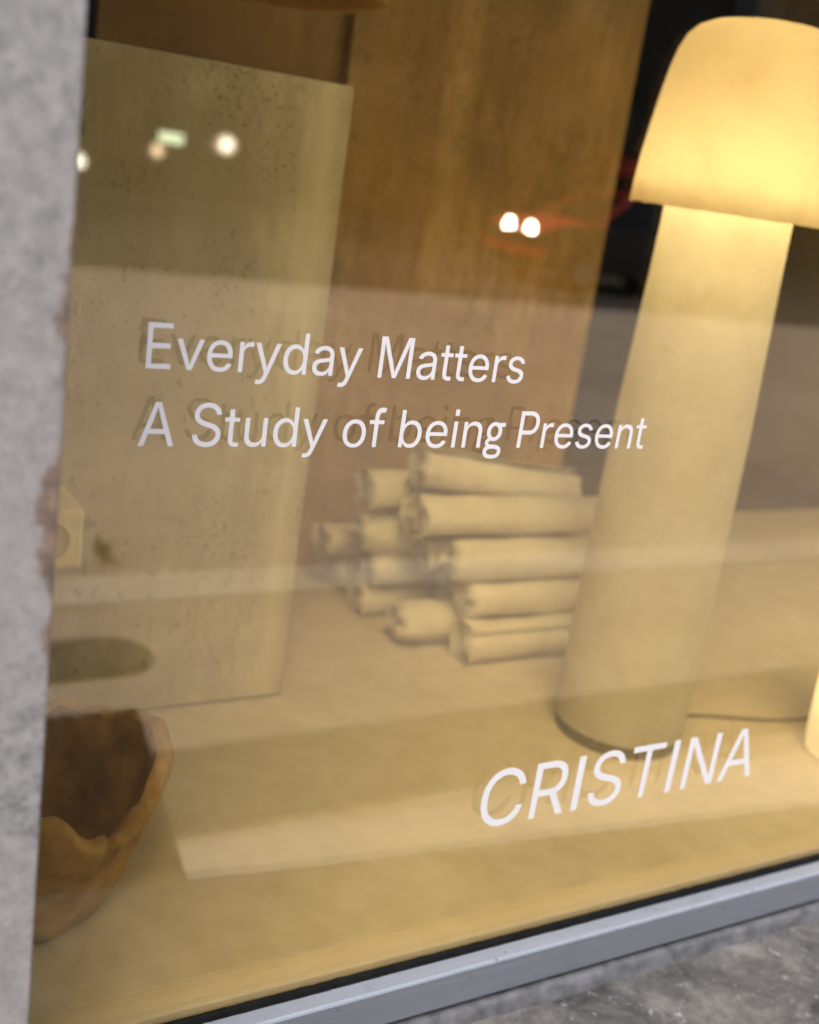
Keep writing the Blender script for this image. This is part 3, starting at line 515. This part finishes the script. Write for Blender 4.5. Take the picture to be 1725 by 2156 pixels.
# small cream box fixed to the slab's face, with a round disc
cb = thing('wall_box', 'small cream box with a round disc, fixed to the slab beside the granite pillar', 'box', (.396, .65, H-.632))
add('body', box(.346, .446, .585, .7145, H-.632, H-.541, bevel=.006, seg=3), M['cream'], cb)
rows = [[(.400 + r * math.cos(a), .5852 - d, H - .587 + r * math.sin(a)) for a in [2*math.pi*k/40 for k in range(40)]] for r, d in ((.0285, -.001), (.028, .0025), (.0255, .0030), (.0245, .0010), (.001, .0010))]
add('round_disc', grid_mesh(rows, close_v=True), M['disc'], cb, smooth=True)
pl = thing('small_shrub', 'tiny dark green shrub mirrored just right of the cream box', 'shrub', (1.115, -2.70, PZ))
rng = random.Random(4); bm = bmesh.new(); st = bmesh.new()
for k in range(9):
    a = rng.uniform(0, 6.28); h = rng.uniform(.03, .085); tip = Vector((math.cos(a) * .028, math.sin(a) * .028, h))
    t_ = tube([(0, 0, 0), tip * .5 + Vector((0, 0, .01)), tip], .002, 5); me = bpy.data.meshes.new('t'); t_.to_mesh(me); t_.free(); st.from_mesh(me); bpy.data.meshes.remove(me)
    for q in range(14):
        p = tip * rng.uniform(.3, 1.0) + Vector((rng.gauss(0, .007), rng.gauss(0, .007), rng.gauss(0, .007)))
        d = Vector((rng.gauss(0, 1), rng.gauss(0, 1), rng.gauss(.3, .7))).normalized(); s = d.orthogonal().normalized()
        v = [bm.verts.new(p + d * u * .017 + s * w_ * .007) for u, w_ in ((0, 0), (.45, 1), (1, 0), (.45, -1))]; bm.faces.new(v)
add('leaves', bm, M['leaf'], pl, local=True); add('stem', st, M['bark'], pl, local=True)

# cars on the far road
def car(name, label, loc, heading, paint, lamp_e, group='cars on the far road'):
    root = thing(name, label, 'car', loc, group, rotz=heading)              # local: nose at +x, left at +y
    prof = [(-2.05, .36), (-2.12, .6), (-2.08, .92), (-1.95, 1.0), (-1.2, 1.04), (.75, 1.06), (1.45, 1.02), (1.95, .93), (2.08, .76), (2.06, .42), (1.9, .30), (-1.9, .30)]
    def slab(prof, ws, taper=None):
        rows = []
        for wy, ins, dz in ws:
            rows.append([(x * ins, wy, zz + (dz if zz > .5 else 0)) for x, zz in prof])
        bm = grid_mesh(rows, close_v=True)
        bmesh.ops.holes_fill(bm, edges=[e for e in bm.edges if e.is_boundary], sides=0); return bm
    add('body', slab(prof, [(-.86, .965, -.04), (-.84, .985, 0), (-.6, 1, .012), (0, 1.008, .02), (.6, 1, .012), (.84, .985, 0), (.86, .965, -.04)]), M['car_dark'], root, local=True)
    add('bonnet', slab([(.80, 1.075), (1.45, 1.04), (1.98, .95), (2.10, .86), (2.10, .84), (1.9, .90), (.80, 1.02)], [(-.80, 1, 0), (0, 1, .022), (.80, 1, 0)]), paint, root, local=True)
    add('bumper', box(2.05, 2.14, -.84, .84, .42, .58, bevel=.03), paint, root, local=True)
    cab = [(-1.75, 1.03), (-1.35, 1.46), (-.9, 1.56), (.05, 1.57), (.42, 1.50), (1.12, 1.04)]
    def cabin(inset, top):
        rows = []
        for wy, f in ((-.80, 0), (-.64, 1), (.64, 1), (.80, 0)):
            rows.append([(x, wy, min(zz, 1.05) if not f else zz) for x, zz in cab])
        bm = grid_mesh(rows, close_v=True); bmesh.ops.holes_fill(bm, edges=[e for e in bm.edges if e.is_boundary], sides=0); return bm
    add('window_band', cabin(0, 0), M['dark_glass'], root, local=True)
    add('roof', box(-1.15, .25, -.61, .61, 1.555, 1.595, bevel=.015), paint, root, local=True)
    for sx in (-1, 1):
        for (x0, z0_, x1, z1_) in ((1.10, 1.05, .38, 1.52), (-1.72, 1.05, -1.25, 1.50), (-.35, 1.05, -.38, 1.56)):
            add('window_pillar', tube([(x0, sx * .795, z0_), (x1, sx * .645, z1_)], .035, 6), paint, root, local=True)
        hl = lathe([(.001, .03), (.08, .026), (.145, .012), (.155, 0)], 24); hl.transform(Matrix.Translation((2.03, sx * .30, .80)) @ Matrix.Rotation(math.pi/2, 4, 'Y'))
        add('headlight', hl, lamp_e, root, local=True)
        add('tail_light', box(-2.13, -2.05, sx*.7-.1, sx*.7+.1, .72, .84, bevel=.01), M['red_lens'], root, local=True)
        for wx in (-1.28, 1.30):
            wl = lathe([(.20, -.10), (.30, -.10), (.325, -.08), (.325, .08), (.30, .10), (.20, .10)], 32); wl.transform(Matrix.Translation((wx, sx * .80, .325)) @ Matrix.Rotation(math.pi/2, 4, 'X'))
            wo = add('wheel', wl, M['rubber'], root, local=True)
            rm = lathe([(.001, .06), (.06, .065), (.19, .055), (.205, .09), (.205, -.09), (.001, -.05)], 24); rm.transform(Matrix.Translation((wx, sx * .80, .325)) @ Matrix.Rotation(-sx * math.pi/2, 4, 'X'))
            add('rim', rm, M['alu'], wo, local=True)
    add('grille', box(2.055, 2.085, -.42, .42, .42, .60, bevel=.008), M['dark_frame'], root, local=True)
    return root
M['red_lens'] = m_plain('red_lens', (.5, .02, .015), .2)
M['car_dark'] = m_plain('car_dark_lower', (.02, .02, .022), .3, 0, .03, 3, 0)
M['red_paint'] = m_plain('red_paint', (.75, .05, .03), .4, 0, .03, 3, 0)
M['head_on'] = m_emit('headlight_on', (1, .98, .95), 80)
hd = math.radians(180)
fx, fy = 11.15, -14.75                                              # middle of the nose
car('parked_car', 'car with red bonnet and bright headlights mirrored in the upper middle of the window', (fx - 2.06*math.cos(hd), fy - 2.06*math.sin(hd), -.10), hd, M['red_paint'], M['head_on'])

# dark building across the road
ob = thing('office_building', 'dark stone building across the road, mirrored in the window top', 'building', (15, -24.3, 0))
add('wall', box(-30, 60, -34, -24.3, 0, 10.5), M['dark_stone'], ob)
add('cornice', box(-30.2, 60.2, -24.3, -23.9, 10.1, 10.6, bevel=.03), M['dark_stone'], ob)
add('string_course', box(-30.1, 60.1, -24.3, -24.15, 4.1, 4.4, bevel=.02), M['dark_stone'], ob)
for k in range(15):
    x = -24 + k * 5.4
    add('pilaster', box(x - 2.9, x - 2.4, -24.3, -24.05, .1, 4.1, bevel=.02), M['dark_stone'], ob)
    f_ = add('window', box(x - 1.9, x + 1.9, -24.299, -24.22, .5, 3.6), M['dark_frame'], ob); add('pane', box(x - 1.8, x + 1.8, -24.22, -24.20, .6, 3.5), M['dark_glass'], f_)
    f_ = add('window', box(x - 1.0, x + 1.0, -24.299, -24.22, 5.4, 8.2), M['dark_frame'], ob); add('pane', box(x - .9, x + .9, -24.22, -24.20, 5.5, 8.1), M['dark_glass'], f_)
for (x, zc, r, c, s, lab) in ((9.55, 1.29, .24, (1, .98, .94), 5, 'brightest round white wall light mirrored over the upper left slab'),
                              (8.04, .97, .19, (1, .86, .66), 2.6, 'small warm round wall light mirrored left of the bright white one'),
                              (6.39, .55, .20, (.95, 1, 1), 5, 'round white wall light mirrored right at the granite pillar edge')):
    wl = thing('wall_light', lab, 'wall light', (x, -24.2, zc), 'lights on the dark building')
    add('bracket', box(-.05, .05, -.10, .10, -.04, .04, bevel=.01), M['dark_frame'], wl, local=True)
    sp_ = bmesh.new(); bmesh.ops.create_uvsphere(sp_, u_segments=24, v_segments=14, radius=r, matrix=Matrix.Translation((0, .1 + r, 0)))
    add('globe', sp_, m_frost('globe_light', c, s), wl, local=True, smooth=True)
sg = thing('lit_sign', 'small pale green lit sign mirrored beside the round lights', 'sign', (8.38, -24.2, 1.26))
add('case', box(-.30, .30, -.08, .10, -.14, .14, bevel=.02), M['dark_frame'], sg, local=True); add('light_panel', box(-.27, .27, .10, .11, -.11, .11), m_emit('green_panel', (.72, 1, .82), 2.6), sg, local=True)
aw = thing('shop_awning', 'narrow red awning mirrored at the left edge of the lamp shade', 'awning', (21.6, -24.25, 2.1))
rows = [[(x, y, zz) for x in (-1.6, 1.6)] for y, zz in ((.0, .35), (.9, .05), (.9, -.14), (.88, -.14), (.88, .03), (0, .32))]
add('canvas', grid_mesh(rows), M['red_paint'], aw, local=True); add('valance_rod', tube([(-1.6, .89, -.14), (1.6, .89, -.14)], .02), M['dark_frame'], aw, local=True)
